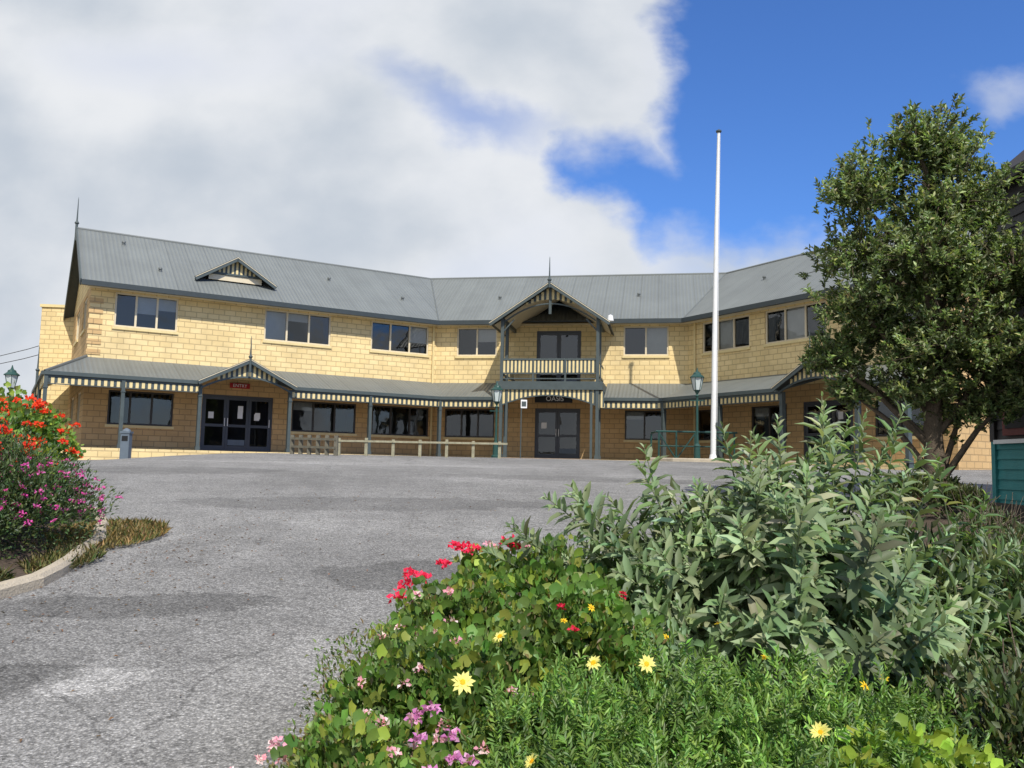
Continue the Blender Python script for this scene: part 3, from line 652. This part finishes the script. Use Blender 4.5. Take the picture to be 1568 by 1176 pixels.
def leaves(name,P,D,Nn,Ln,Wd,C,mat,T=T4,parent=None):
    P=np.asarray(P,float);n=len(P);D=norm(np.asarray(D,float));S=norm(np.cross(D,Nn)+1e-6);U=np.cross(S,D)
    t=np.array(T['v']);k=len(t); Ln=np.broadcast_to(Ln,(n,));Wd=np.broadcast_to(Wd,(n,))
    V=P[:,None,:]+D[:,None,:]*(t[None,:,0:1]*Ln[:,None,None])+S[:,None,:]*(t[None,:,1:2]*Wd[:,None,None])+U[:,None,:]*(t[None,:,2:3]*Ln[:,None,None])
    V=V.reshape(-1,3)
    off=(np.arange(n)*k)[:,None]
    flat=[i for f in T['f'] for i in f]; sz=[len(f) for f in T['f']]
    L=(off+np.array(flat)[None,:]).ravel(); sizes=np.tile(sz,n); st=np.concatenate([[0],np.cumsum(sizes)[:-1]])
    me=bpy.data.meshes.new(name); me.vertices.add(len(V)); me.vertices.foreach_set('co',V.astype(np.float32).ravel())
    me.loops.add(len(L)); me.loops.foreach_set('vertex_index',L.astype(np.int32)); me.polygons.add(len(sizes)); me.polygons.foreach_set('loop_start',st.astype(np.int32)); me.polygons.foreach_set('loop_total',sizes.astype(np.int32))
    me.update(calc_edges=True)
    ca=me.color_attributes.new('Col','FLOAT_COLOR','POINT'); cc=np.ones((n,k,4)); cc[:,:,:3]=np.clip(C,0,1)[:,None,:]; ca.data.foreach_set('color',cc.astype(np.float32).ravel())
    me.materials.append(mat); me.validate()
    o=bpy.data.objects.new(name,me); scene.collection.objects.link(o)
    if parent:o.parent=parent
    return o
def rdir(n): return norm(rng.normal(size=(n,3)))
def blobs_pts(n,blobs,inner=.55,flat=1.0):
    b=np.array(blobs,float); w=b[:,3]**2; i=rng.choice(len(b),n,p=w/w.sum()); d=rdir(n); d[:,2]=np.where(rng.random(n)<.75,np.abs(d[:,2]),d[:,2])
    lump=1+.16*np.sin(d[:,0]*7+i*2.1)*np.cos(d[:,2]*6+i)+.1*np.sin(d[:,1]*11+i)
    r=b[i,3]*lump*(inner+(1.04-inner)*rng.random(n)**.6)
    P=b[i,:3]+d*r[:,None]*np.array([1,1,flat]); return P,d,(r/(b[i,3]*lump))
def jitcol(n,base,v=.25,alt=None,fa=.2):
    c=np.array(base)[None,:]*(1+v*rng.normal(size=(n,1)))
    if alt is not None:
        m=rng.random(n)<fa; c[m]=np.array(alt)[None,:]*(1+v*rng.normal(size=(m.sum(),1)))
    return np.clip(c*(1+.08*rng.normal(size=(n,3))),.004,1)
def perpN(D,up=(0,0,1),j=.5):
    u=np.array(up)[None,:]+j*rng.normal(size=D.shape); return norm(u-(u*D).sum(1,keepdims=True)*D)
SUNUP=(.2,-.6,.8)
def filler(name,blobs,n,L,W,col,alt=None,parent=None,T=T4,inner=.5,upb=.5,out=.7,rnd=.7,flat=1.0):
    P,d,q=blobs_pts(n,blobs,inner,flat); D=norm(out*d+np.array([0,0,upb])+rnd*rng.normal(size=(n,3))*.6)
    clump=1+.25*np.sin(P[:,0]*9+P[:,2]*7)*np.cos(P[:,1]*8-P[:,2]*5)
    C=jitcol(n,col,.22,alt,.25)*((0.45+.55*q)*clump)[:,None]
    return leaves(name,P,D,perpN(D,SUNUP),L*(.6+.8*rng.random(n)),W*(.6+.8*rng.random(n)),C,LEAF,T,parent)
def flower_heads(name,centers,npet,rad,pl,pw,col,parent=None,alt=None):
    P=[];D=[];C=[]
    for c in centers:
        sc=rng.uniform(.7,1.25)
        for k in range(npet):
            d=rng.normal(size=3); d/=np.linalg.norm(d); d[2]=abs(d[2])*.9+.05
            o=np.array(c)+d*rad*sc*rng.uniform(.5,1); t=rng.normal(size=3)*.7+d*.6
            P.append(o);D.append(t);C.append(col if alt is None or rng.random()<.6 else alt)
    n=len(P); D=norm(np.array(D)); C=np.array(C)*(1+.15*rng.normal(size=(n,1)))
    return leaves(name,P,D,perpN(D,SUNUP,j=.9),pl*(.8+.4*rng.random(n)),pw,C,PETAL,T4,parent)
def daisies(name,centers,R,col,cen,parent=None,n=13):
    P=[];D=[];Nn=[];C=[];P2=[];D2=[];N2=[];C2=[];LL=[]
    for c in centers:
        ax=np.array([rng.normal()*.45,-.6+rng.normal()*.4,.75]);ax/=np.linalg.norm(ax)
        a=np.cross(ax,[1,0,.1]);a/=np.linalg.norm(a);b=np.cross(ax,a); cup=rng.uniform(.1,.7); sz=R*rng.uniform(.75,1.15)
        for k in range(n):
            t=2*math.pi*k/n+rng.normal()*.08; d=a*math.cos(t)+b*math.sin(t)+ax*(cup+rng.normal()*.1); P.append(c);D.append(d);Nn.append(ax+rng.normal(size=3)*.1);C.append(np.array(col)*rng.uniform(.85,1.05)); LL.append(sz*rng.uniform(.85,1.1))
        for k in range(6):
            t=2*math.pi*k/6; d=a*math.cos(t)+b*math.sin(t); P2.append(np.array(c)+ax*.007);D2.append(d);N2.append(ax);C2.append(cen)
    LL=np.array(LL)
    leaves(name,P,D,np.array(Nn),LL,LL*.42,np.array(C),PETAL,TL,parent); leaves(name+'_centre',P2,D2,np.array(N2),R*.3,R*.3,np.array(C2),PETAL,T4,parent)

# --- tree
def build_tree():
    TE=empty('broadleaf_tree'); Y0=11.6; X0=5.82; z0=H(X0,Y0)
    S=.0091
    def w(x,y,r,dy=0): return (5.42+(x-1410)*S, Y0+dy, 6.72-(y-165)*.0094, r*S)
    bl=[w(1462,224,60),w(1502,232,46,.3),w(1422,225,46,-.2),w(1375,275,68,.2),w(1330,305,54,-.2),w(1470,310,88,-.2),w(1512,315,66,.3),w(1345,385,70,.1),w(1415,400,82,-.5),w(1490,420,98,.2),w(1335,465,62,-.1),w(1390,500,76,.3),w(1470,520,96,-.3),w(1530,530,85,-.3),w(1325,540,46,.5),w(1420,580,66,0),w(1500,605,80,.1),w(1545,420,78,-.5),w(1300,545,36,.2),w(1545,600,50,-.3),w(1345,590,36,.4)]
    tr=MB(); base=Vector((X0,Y0,z0)); top=Vector((5.75,Y0,5.9))
    trunk=[base,Vector((X0-.05,Y0+.02,z0+1.2)),Vector((X0+.04,Y0,z0+2.4)),Vector((5.8,Y0,z0+3.8)),top]
    tr.tube([base-Vector((0,0,.1))]+trunk,[.2,.16,.12,.10,.07,.025],BARK,10)
    def on(t):
        k=min(int(t*4),3); return trunk[k].lerp(trunk[k+1],t*4-k)
    tipsP=[];tipsD=[]
    for b in bl:
        c=Vector(b[:3]); tt=min(max((c.z-z0-1.2)/(top.z-z0),.06),.93); s=on(tt)
        mid=s.lerp(c,.55)+Vector((random.uniform(-.1,.1),random.uniform(-.1,.1),.12))
        tr.tube([s,mid,c],[.05,.035,.018],BARK,6)
        nt_=int(190*(b[3]/.6)**2)+35
        for k in range(nt_):
            d=Vector((random.gauss(0,1),random.gauss(0,1),random.gauss(0,1))).normalized()
            if d.z<-.3: d.z*=.5
            lump=1+.24*math.sin(d.x*6+b[0]*9)*math.cos(d.z*5+b[2]*7)
            tip=c+d*b[3]*lump*random.uniform(.4,1.14)+Vector((0,0,random.uniform(0,.12)))
            if k%4==0: tr.tube([c.lerp(tip,.15),c.lerp(tip,.6)+Vector((0,0,-.03)),tip],[.012,.007,.004],BARK,4)
            tipsP.append(tip[:]); dd=(d*.6+Vector((0,0,.8))+Vector((random.gauss(0,.3),random.gauss(0,.3),0))).normalized(); tipsD.append(dd[:])
    tr.obj('trunk_and_limbs',TE,True)
    K=14; tp=np.repeat(np.array(tipsP),K,0); td=np.repeat(np.array(tipsD),K,0); n=len(tp)
    along=rng.uniform(-.13,.02,n)[:,None]; P=tp+td*along; D=norm(td*.6+rdir(n)*.8+np.array([0,0,.2]))
    tone=np.repeat(np.clip(1+.32*rng.normal(size=len(tipsP)),.45,1.9),K)[:,None]
    C=jitcol(n,(.125,.175,.065),.18,(.27,.31,.14),.32)*tone
    leaves('crown',P,D,perpN(D,SUNUP,j=.4),.082*(.7+.6*rng.random(n)),.033*(.8+.4*rng.random(n)),C,LEAF,T4,TE)
build_tree()

# --- big sage-like shrub
def stem_shrub(name,base,cen,rad,nst,leafL,leafW,col,alt,zmin,extra=(),pairs=11,seed=1,droop=.0,T=TL,mat=LEAF):
    r=random.Random(seed); E=empty(name); st=MB(); P=[];D=[];Nn=[];Ls=[];tone=[]
    base=Vector(base);cen=Vector(cen)
    tips=[]
    while len(tips)<nst:
        d=Vector((r.gauss(0,1),r.gauss(0,1),abs(r.gauss(0,1))-.25)).normalized(); k=r.uniform(.62,1.08)*(1+.13*math.sin(d.x*6+1)+.1*math.cos(d.y*7))
        t=cen+Vector((d.x*rad[0],d.y*rad[1],d.z*rad[2]))*k
        if t.z>zmin: tips.append(t)
    for e in extra: tips.append(Vector(e))
    for t in tips:
        b=base+Vector((r.uniform(-.3,.3)*rad[0],r.uniform(-.3,.3)*rad[1],0)); m=b.lerp(t,.5)+Vector(((t.x-b.x)*.15,(t.y-b.y)*.15,.08))
        m=m+Vector((r.uniform(-.05,.05),r.uniform(-.05,.05),0))
        def q(u): return b*(1-u)**2+m*2*u*(1-u)+t*u*u
        pts=[q(u) for u in (0,.3,.55,.8,1)]; st.tube(pts,[.008,.007,.005,.004,.002],STEM,5)
        L=(t-b).length; seglen=.042; tn=max(.6,min(1.5,r.gauss(1,.2))); ang=r.uniform(0,6.28)
        for i in range(pairs):
            u=1-i*seglen/L
            if u<.15: break
            p=q(u); dd=(q(min(u+.02,1.0))-q(u-.02)).normalized(); a=dd.cross(Vector((.2,.3,.9))).normalized(); bb=dd.cross(a)
            ang+=1.57+r.uniform(-.3,.3); up=.95-.07*i
            for s_ in (0,math.pi):
                o=a*math.cos(ang+s_)+bb*math.sin(ang+s_)
                P.append(p[:]); D.append((o*(.5+.06*i)+dd*max(up,.15)*.8+Vector((0,-.12,-.03*i-droop))+Vector((r.gauss(0,.12),r.gauss(0,.12),r.gauss(0,.12))))[:])
                Nn.append((dd*.5-o*.2+Vector((.1,-.35,.5)))[:]); Ls.append(min(1,.35+.18*i)*r.uniform(.65,1.15)); tone.append(tn*(1-.02*i))
    st.obj('stems',E,True); n=len(P); C=jitcol(n,col,.14,alt,.28)*np.array(tone)[:,None]
    leaves('leaves',P,norm(np.array(D)),norm(np.array(Nn)),leafL*np.array(Ls),leafW*np.array(Ls),C,mat,T,E); return E
S1=stem_shrub('sage_shrub',(1.3,4.2,.5),(1.2,4.1,.80),(1.16,.92,.88),600,.135,.044,(.175,.245,.115),(.29,.36,.20),.5,
   extra=[(1.35,4.3,1.86),(1.55,4.2,1.92),(1.75,4.4,1.88),(1.95,4.3,1.80),(.62,4.1,1.62),(.66,4.2,1.70),(1.2,4.2,1.78),(2.2,4.5,1.75),(2.05,4.4,1.95),(.18,4.2,1.45),(.3,4.1,1.5),(1.65,4.5,2.0),(1.5,4,1.75),(1.7,4.1,1.8),(1.85,4.2,1.72),(1.9,4.1,1.6),(2.1,4.2,1.6),(1.6,4.3,1.85),(1.45,4.1,1.7),(1.8,4.3,1.9)],pairs=12,mat=SAGE)
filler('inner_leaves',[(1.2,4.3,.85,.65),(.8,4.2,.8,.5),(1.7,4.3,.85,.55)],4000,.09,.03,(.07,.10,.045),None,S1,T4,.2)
stem_shrub('broadleaf_shrub',(2.95,5.4,.8),(2.95,5.4,.90),(.5,.5,.5),60,.13,.05,(.10,.165,.06),(.20,.28,.05),.8,extra=[(2.6,5.2,1.7)],pairs=9,seed=5)

DS=empty('dark_tangled_shrub')
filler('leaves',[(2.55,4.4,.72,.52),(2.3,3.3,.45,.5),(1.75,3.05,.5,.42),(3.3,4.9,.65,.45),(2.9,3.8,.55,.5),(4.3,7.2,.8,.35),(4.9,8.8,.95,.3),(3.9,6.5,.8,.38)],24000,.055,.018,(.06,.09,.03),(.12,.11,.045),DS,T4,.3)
tw=MB()
for i in range(170):
    x=random.uniform(1.8,4.8);y=3+ (x-1.6)*1.6+random.uniform(-.3,.8); z=H(x,y)+.1
    h=random.uniform(.35,.7); p=Vector((x,y,z)); q=p+Vector((random.gauss(0,.28),random.gauss(0,.28),h)); tw.tube([p,p.lerp(q,.5)+Vector((random.gauss(0,.05),0,.04)),q],[.005,.0035,.002],BARK,4)
tw.obj('twigs',DS,True)
filler('shrub_understory',[(5.2,11.2,1.3,.3),(5.8,11.6,1.3,.32),(4.5,10.4,1.15,.28),(5.6,10.6,1.2,.28)],5000,.07,.03,(.07,.095,.035),(.10,.11,.04),None,T4,.3)

# --- geraniums / low bedding, front
GE=empty('geranium_bush')
gb=[(-.2,3.75,.72,.36),(-.36,3.3,.55,.34),(.0,4.05,.82,.36),(-.42,2.85,.42,.30),(-.1,3.2,.62,.36),(.3,3.5,.75,.36),(-.2,2.65,.42,.3),(.25,3.9,.85,.36)]
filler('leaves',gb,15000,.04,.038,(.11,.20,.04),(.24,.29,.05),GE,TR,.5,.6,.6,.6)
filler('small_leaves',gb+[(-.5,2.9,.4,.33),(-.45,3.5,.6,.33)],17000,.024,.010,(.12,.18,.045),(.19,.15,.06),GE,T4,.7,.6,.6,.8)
flower_heads('red_flowers',[(-.46,3.88,1.05),(-.43,3.85,1.10),(-.38,3.9,1.08),(-.49,3.84,1.0),(-.25,4.0,1.21),(-.2,4.0,1.21),(-.16,4.0,1.19),(.0,4.05,1.23),(.03,4.05,1.21),(-.3,3.95,1.14)],30,.032,.024,.02,(.80,.04,.11),GE)
pk=[(-.1,4.1,1.22),(-.06,4.05,1.21),(-.55,3.3,.76),(-.66,3.0,.64),(-.6,2.75,.62),(-.7,2.9,.56),(-.5,2.5,.62),(-.62,2.6,.55),(-.35,2.5,.64),(-.52,3.6,.88),(-.3,3.05,.88),(-.64,2.6,.45),(-.28,2.75,.80)]
P,d,q=blobs_pts(260,gb+[(-.5,2.9,.4,.36)],1.06); pk+= [tuple(x) for x,dd in zip(P,d) if dd[1]<.2 and dd[2]>0 and x[0]<.1][:75]
flower_heads('pale_pink_flowers',pk,16,.018,.018,.014,(.78,.36,.46),GE,(.85,.65,.66))
flower_heads('mauve_flowers',[(-.27,2.62,.84),(-.22,2.62,.86),(-.15,2.58,.80),(-.14,2.5,.76),(-.1,2.55,.74),(-.25,2.55,.8),(-.2,2.45,.74)],26,.022,.02,.016,(.55,.2,.45),GE,(.75,.4,.62))
flower_heads('small_crimson_flowers',[(.2,3.2,1.08),(.24,3.1,1.02),(.45,3.4,1.1)],18,.015,.015,.012,(.6,.02,.06),GE)
YD=empty('yellow_daisy_bush')
bd=[(.15,2.75,.55,.34),(.55,2.85,.60,.36),(.95,2.85,.58,.36),(1.3,2.95,.52,.34),(.35,2.5,.45,.32),(.8,2.5,.45,.33),(0,2.5,.4,.3),(1.15,2.55,.42,.3)]
P,d,q=blobs_pts(3600,bd,.6); D=norm(.6*d+np.array([0,0,.7])+.5*rng.normal(size=P.shape)); K=11
S_=perpN(D,j=1.0); S2=np.cross(D,S_); pp_=[];dd_=[];cc_=[]
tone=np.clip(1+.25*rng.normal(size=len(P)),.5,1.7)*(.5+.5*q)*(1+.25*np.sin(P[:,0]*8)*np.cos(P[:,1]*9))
for k in range(K):
    u=(k//2)/5.5*.085; sgn=1 if k%2 else -1
    pp_.append(P+D*u); dd_.append(D*.75+S2*sgn*.8 if k<K-1 else D); cc_.append(tone)
pp_=np.concatenate(pp_);dd_=norm(np.concatenate(dd_)+.12*rng.normal(size=(len(pp_),3)));tt=np.concatenate(cc_)
leaves('feathery_leaves',pp_,dd_,perpN(dd_,SUNUP,j=.4),.032,.009,jitcol(len(pp_),(.14,.25,.055),.12,(.20,.32,.06),.3)*tt[:,None],LEAF,T4,YD)
daisies('yellow_daisies',[(-.13,2.62,.95),(.27,2.68,1.0),(.43,2.68,1.0),(-.02,2.85,1.04),(.08,2.42,.79),(.9,2.5,.86)],.034,(.85,.78,.25),(.85,.5,.02),YD)
daisies('small_yellow_daisies',[(.2,3.05,1.06),(.73,3.0,1.07),(.55,3.0,1.02),(.86,2.9,.98),(1.3,3.0,.9),(.3,3.1,1.1),(1.15,2.8,.92)],.017,(.85,.6,.03),(.7,.4,.02),YD,8)
filler('lime_leaf_weed',[(1.15,2.62,.68,.16),(1.35,2.65,.62,.16),(1.0,2.55,.62,.14)],420,.04,.036,(.27,.38,.05),None,None,TR,.7)

# --- left bushes
LB=empty('pink_flowering_bush')
bl=[(-4.75,7.7,1.15,.70),(-4.38,7.6,1.0,.60),(-5.3,7.7,1.15,.7),(-4.6,7.2,.9,.5),(-4.3,8.0,1.0,.5),(-5.0,7.0,.85,.5)]
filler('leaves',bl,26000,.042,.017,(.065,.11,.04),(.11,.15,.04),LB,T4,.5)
P,d,q=blobs_pts(500,bl,1.03); m=(d[:,2]>-.1)&(P[:,2]<1.62); flower_heads('pink_flowers',P[m],11,.025,.024,.02,(.62,.07,.34),LB,(.72,.18,.48))
P,d,q=blobs_pts(400,bl,1.03); m=(P[:,2]>1.58); flower_heads('red_flowers',P[m][:40],18,.045,.034,.028,(.78,.06,.03),LB)
RB_=empty('red_geranium_bush')
bl=[(-5.75,9.4,1.65,.60),(-6.2,9.5,1.78,.55),(-5.35,9.2,1.55,.55),(-6.9,9.5,1.7,.6),(-5.6,8.7,1.45,.55),(-5.1,8.5,1.32,.48)]
filler('leaves',bl,15000,.055,.05,(.13,.24,.045),(.26,.33,.05),RB_,TR,.55)
P,d,q=blobs_pts(240,bl,1.06); m=(d[:,2]>-.05); flower_heads('red_flowers',P[m],22,.055,.04,.034,(.80,.07,.025),RB_)
def grass(name,cx,cy,rx,ry,n,L,col,alt):
    a=rng.uniform(0,2*np.pi,n);r=np.sqrt(rng.random(n)); X=cx+rx*r*np.cos(a);Yv=cy+ry*r*np.sin(a); Z=np.array([H(x,y)+.03 for x,y in zip(X,Yv)])
    D=norm(np.stack([.5*rng.normal(size=n),.5*rng.normal(size=n),np.ones(n)*.8],1)); leaves(name,np.stack([X,Yv,Z],1),D,perpN(D,j=1),L*(.5+rng.random(n)),.008,jitcol(n,col,.2,alt,.3),LEAF,T4)
grass('dry_grass_patch',-4.15,8.7,.6,.9,4200,.08,(.36,.26,.11),(.16,.18,.06))
grass('dry_grass_patch',-4.6,6.5,.8,.5,1600,.12,(.17,.15,.06),(.09,.13,.04))
grass('dry_grass_patch',-3.8,7.4,.22,.5,900,.09,(.26,.22,.09),(.12,.16,.05))
n=620; X=np.concatenate([rng.normal(-3.2,.45,n//2),rng.uniform(-4,0,n//2)]);Yv=np.concatenate([rng.normal(7.6,1.4,n//2),rng.uniform(3.5,14,n//2)])
Z=np.array([Hb(x,y)+.022 for x,y in zip(X,Yv)]); D=rdir(n);D[:,2]*=.15; D=norm(D)
leaves('leaf_litter',np.stack([X,Yv,Z],1),D,perpN(D,j=.2),.028*(.5+rng.random(n)),.014,jitcol(n,(.18,.10,.05),.3),LEAF,T4)

# ------------------------------------------------------------------ sky / light / camera
el=math.radians(50); S=Vector((.34,-.94,0)).normalized()*math.cos(el)+Vector((0,0,math.sin(el)))
sun=bpy.data.lights.new('sun','SUN'); sun.energy=5.0; sun.angle=math.radians(.5); sun.color=(1,.95,.86)
so=bpy.data.objects.new('sun',sun); so.rotation_mode='QUATERNION'; so.rotation_quaternion=S.to_track_quat('Z','Y'); scene.collection.objects.link(so)
w=bpy.data.worlds.new('World'); scene.world=w; w.use_nodes=True; t=w.node_tree; N=t.nodes; L=t.links; N.clear()
out=N.new('ShaderNodeOutputWorld'); bg=N.new('ShaderNodeBackground'); bg.inputs[1].default_value=.1
sky=N.new('ShaderNodeTexSky'); sky.sky_type='NISHITA'; sky.sun_disc=False; sky.sun_elevation=el; sky.sun_rotation=math.atan2(S.x,S.y); sky.ozone_density=3; sky.air_density=1.0; sky.dust_density=.3
tc=N.new('ShaderNodeTexCoord'); sx=N.new('ShaderNodeSeparateXYZ'); L.new(tc.outputs['Generated'],sx.inputs[0])
def M(op,a,b=None,c=None):
    n=N.new('ShaderNodeMath'); n.operation=op
    for i,x in enumerate((a,b,c)):
        if x is None: continue
        if isinstance(x,(int,float)): n.inputs[i].default_value=x
        else: L.new(x,n.inputs[i])
    return n.outputs[0]
def MR(x,a,b,c=0,d=1,smooth=True):
    n=N.new('ShaderNodeMapRange'); n.interpolation_type='SMOOTHSTEP' if smooth else 'LINEAR'
    for i,v in enumerate((a,b,c,d)): n.inputs[i+1].default_value=v
    L.new(x,n.inputs[0]); return n.outputs[0]
yc=M('MAXIMUM',M('ABSOLUTE',sx.outputs[1]),.15); p=M('DIVIDE',sx.outputs[0],yc); q=M('DIVIDE',sx.outputs[2],yc)
cv=N.new('ShaderNodeCombineXYZ'); L.new(p,cv.inputs[0]); L.new(M('MULTIPLY',q,1.3),cv.inputs[1])
def noise(s,d,r,off=0,dist=0):
    n=N.new('ShaderNodeTexNoise'); n.inputs['Scale'].default_value=s; n.inputs['Detail'].default_value=d; n.inputs['Roughness'].default_value=r; n.inputs['Distortion'].default_value=dist
    v=N.new('ShaderNodeVectorMath'); v.inputs[1].default_value=(off,off*.7,off*.3); L.new(cv.outputs[0],v.inputs[0]); L.new(v.outputs[0],n.inputs['Vector']); return n.outputs[0]
n1=noise(6,7,.55,0); n2=noise(6,7,.55,7.3); n3=noise(2.2,4,.45,3.1,.3); n4=noise(6,6,.5,11)
pd=M('ADD',p,M('MULTIPLY_ADD',n1,.20,-.10)); qd=M('ADD',q,M('MULTIPLY_ADD',n2,.15,-.075))
def ln(a,b): return M('SQRT',M('ADD',M('MULTIPLY',a,a),M('MULTIPLY',b,b)))
m=M('MINIMUM',M('SUBTRACT',pd,.180),M('SUBTRACT',qd,.272))
low=M('MAXIMUM',M('MULTIPLY_ADD',M('SUBTRACT',pd,.05),-.8,.355),.268)
tong=M('MINIMUM',M('MINIMUM',M('SUBTRACT',qd,low),M('SUBTRACT',.385,qd)),M('SUBTRACT',pd,.055))
s=M('MAXIMUM',m,tong); blue=MR(s,-.03,.035)
wis=MR(M('SUBTRACT',.06,ln(M('SUBTRACT',pd,.60),M('MULTIPLY',M('SUBTRACT',qd,.46),2))),-.01,.06)
blue=M('MULTIPLY',blue,M('MULTIPLY_ADD',wis,-.5,1.0))
hole=M('MULTIPLY',MR(M('SUBTRACT',.085,ln(M('MULTIPLY',M('ADD',pd,.06),.7),M('MULTIPLY_ADD',pd,.7,M('MULTIPLY',M('SUBTRACT',qd,.42),2.0)))),-.03,.08),.6)
thin=M('MULTIPLY',MR(n3,.50,.72),.18)
rlow=M('MULTIPLY',M('MULTIPLY',MR(p,.1,.3),MR(n4,.42,.62)),.4)
bf=M('MAXIMUM',M('MAXIMUM',blue,hole),M('MAXIMUM',thin,rlow))
cm=N.new('ShaderNodeMix'); cm.data_type='RGBA'; L.new(MR(M('ADD',M('MULTIPLY',n3,.65),M('MULTIPLY',n4,.35)),.36,.60),cm.inputs[0]); cm.inputs[6].default_value=(5.4,6.0,6.8,1); cm.inputs[7].default_value=(8.3,8.5,8.8,1)
tint=N.new('ShaderNodeVectorMath'); tint.operation='MULTIPLY'; tint.inputs[1].default_value=(.72,1.12,1.75); L.new(sky.outputs[0],tint.inputs[0])
fm=N.new('ShaderNodeMix'); fm.data_type='RGBA'; L.new(bf,fm.inputs[0]); L.new(cm.outputs[2],fm.inputs[6]); L.new(tint.outputs[0],fm.inputs[7])
L.new(fm.outputs[2],bg.inputs[0]); L.new(bg.outputs[0],out.inputs[0])

cam=bpy.data.cameras.new('camera'); cam.sensor_width=36; cam.lens=29.85; cam.clip_end=4000; cam.clip_start=.05
co=bpy.data.objects.new('camera',cam); scene.collection.objects.link(co); scene.camera=co
co.matrix_world=Matrix.Translation((0,0,1.6))@Matrix.Rotation(math.radians(95.5),4,'X')@Matrix.Rotation(math.radians(1.2),4,'Z')
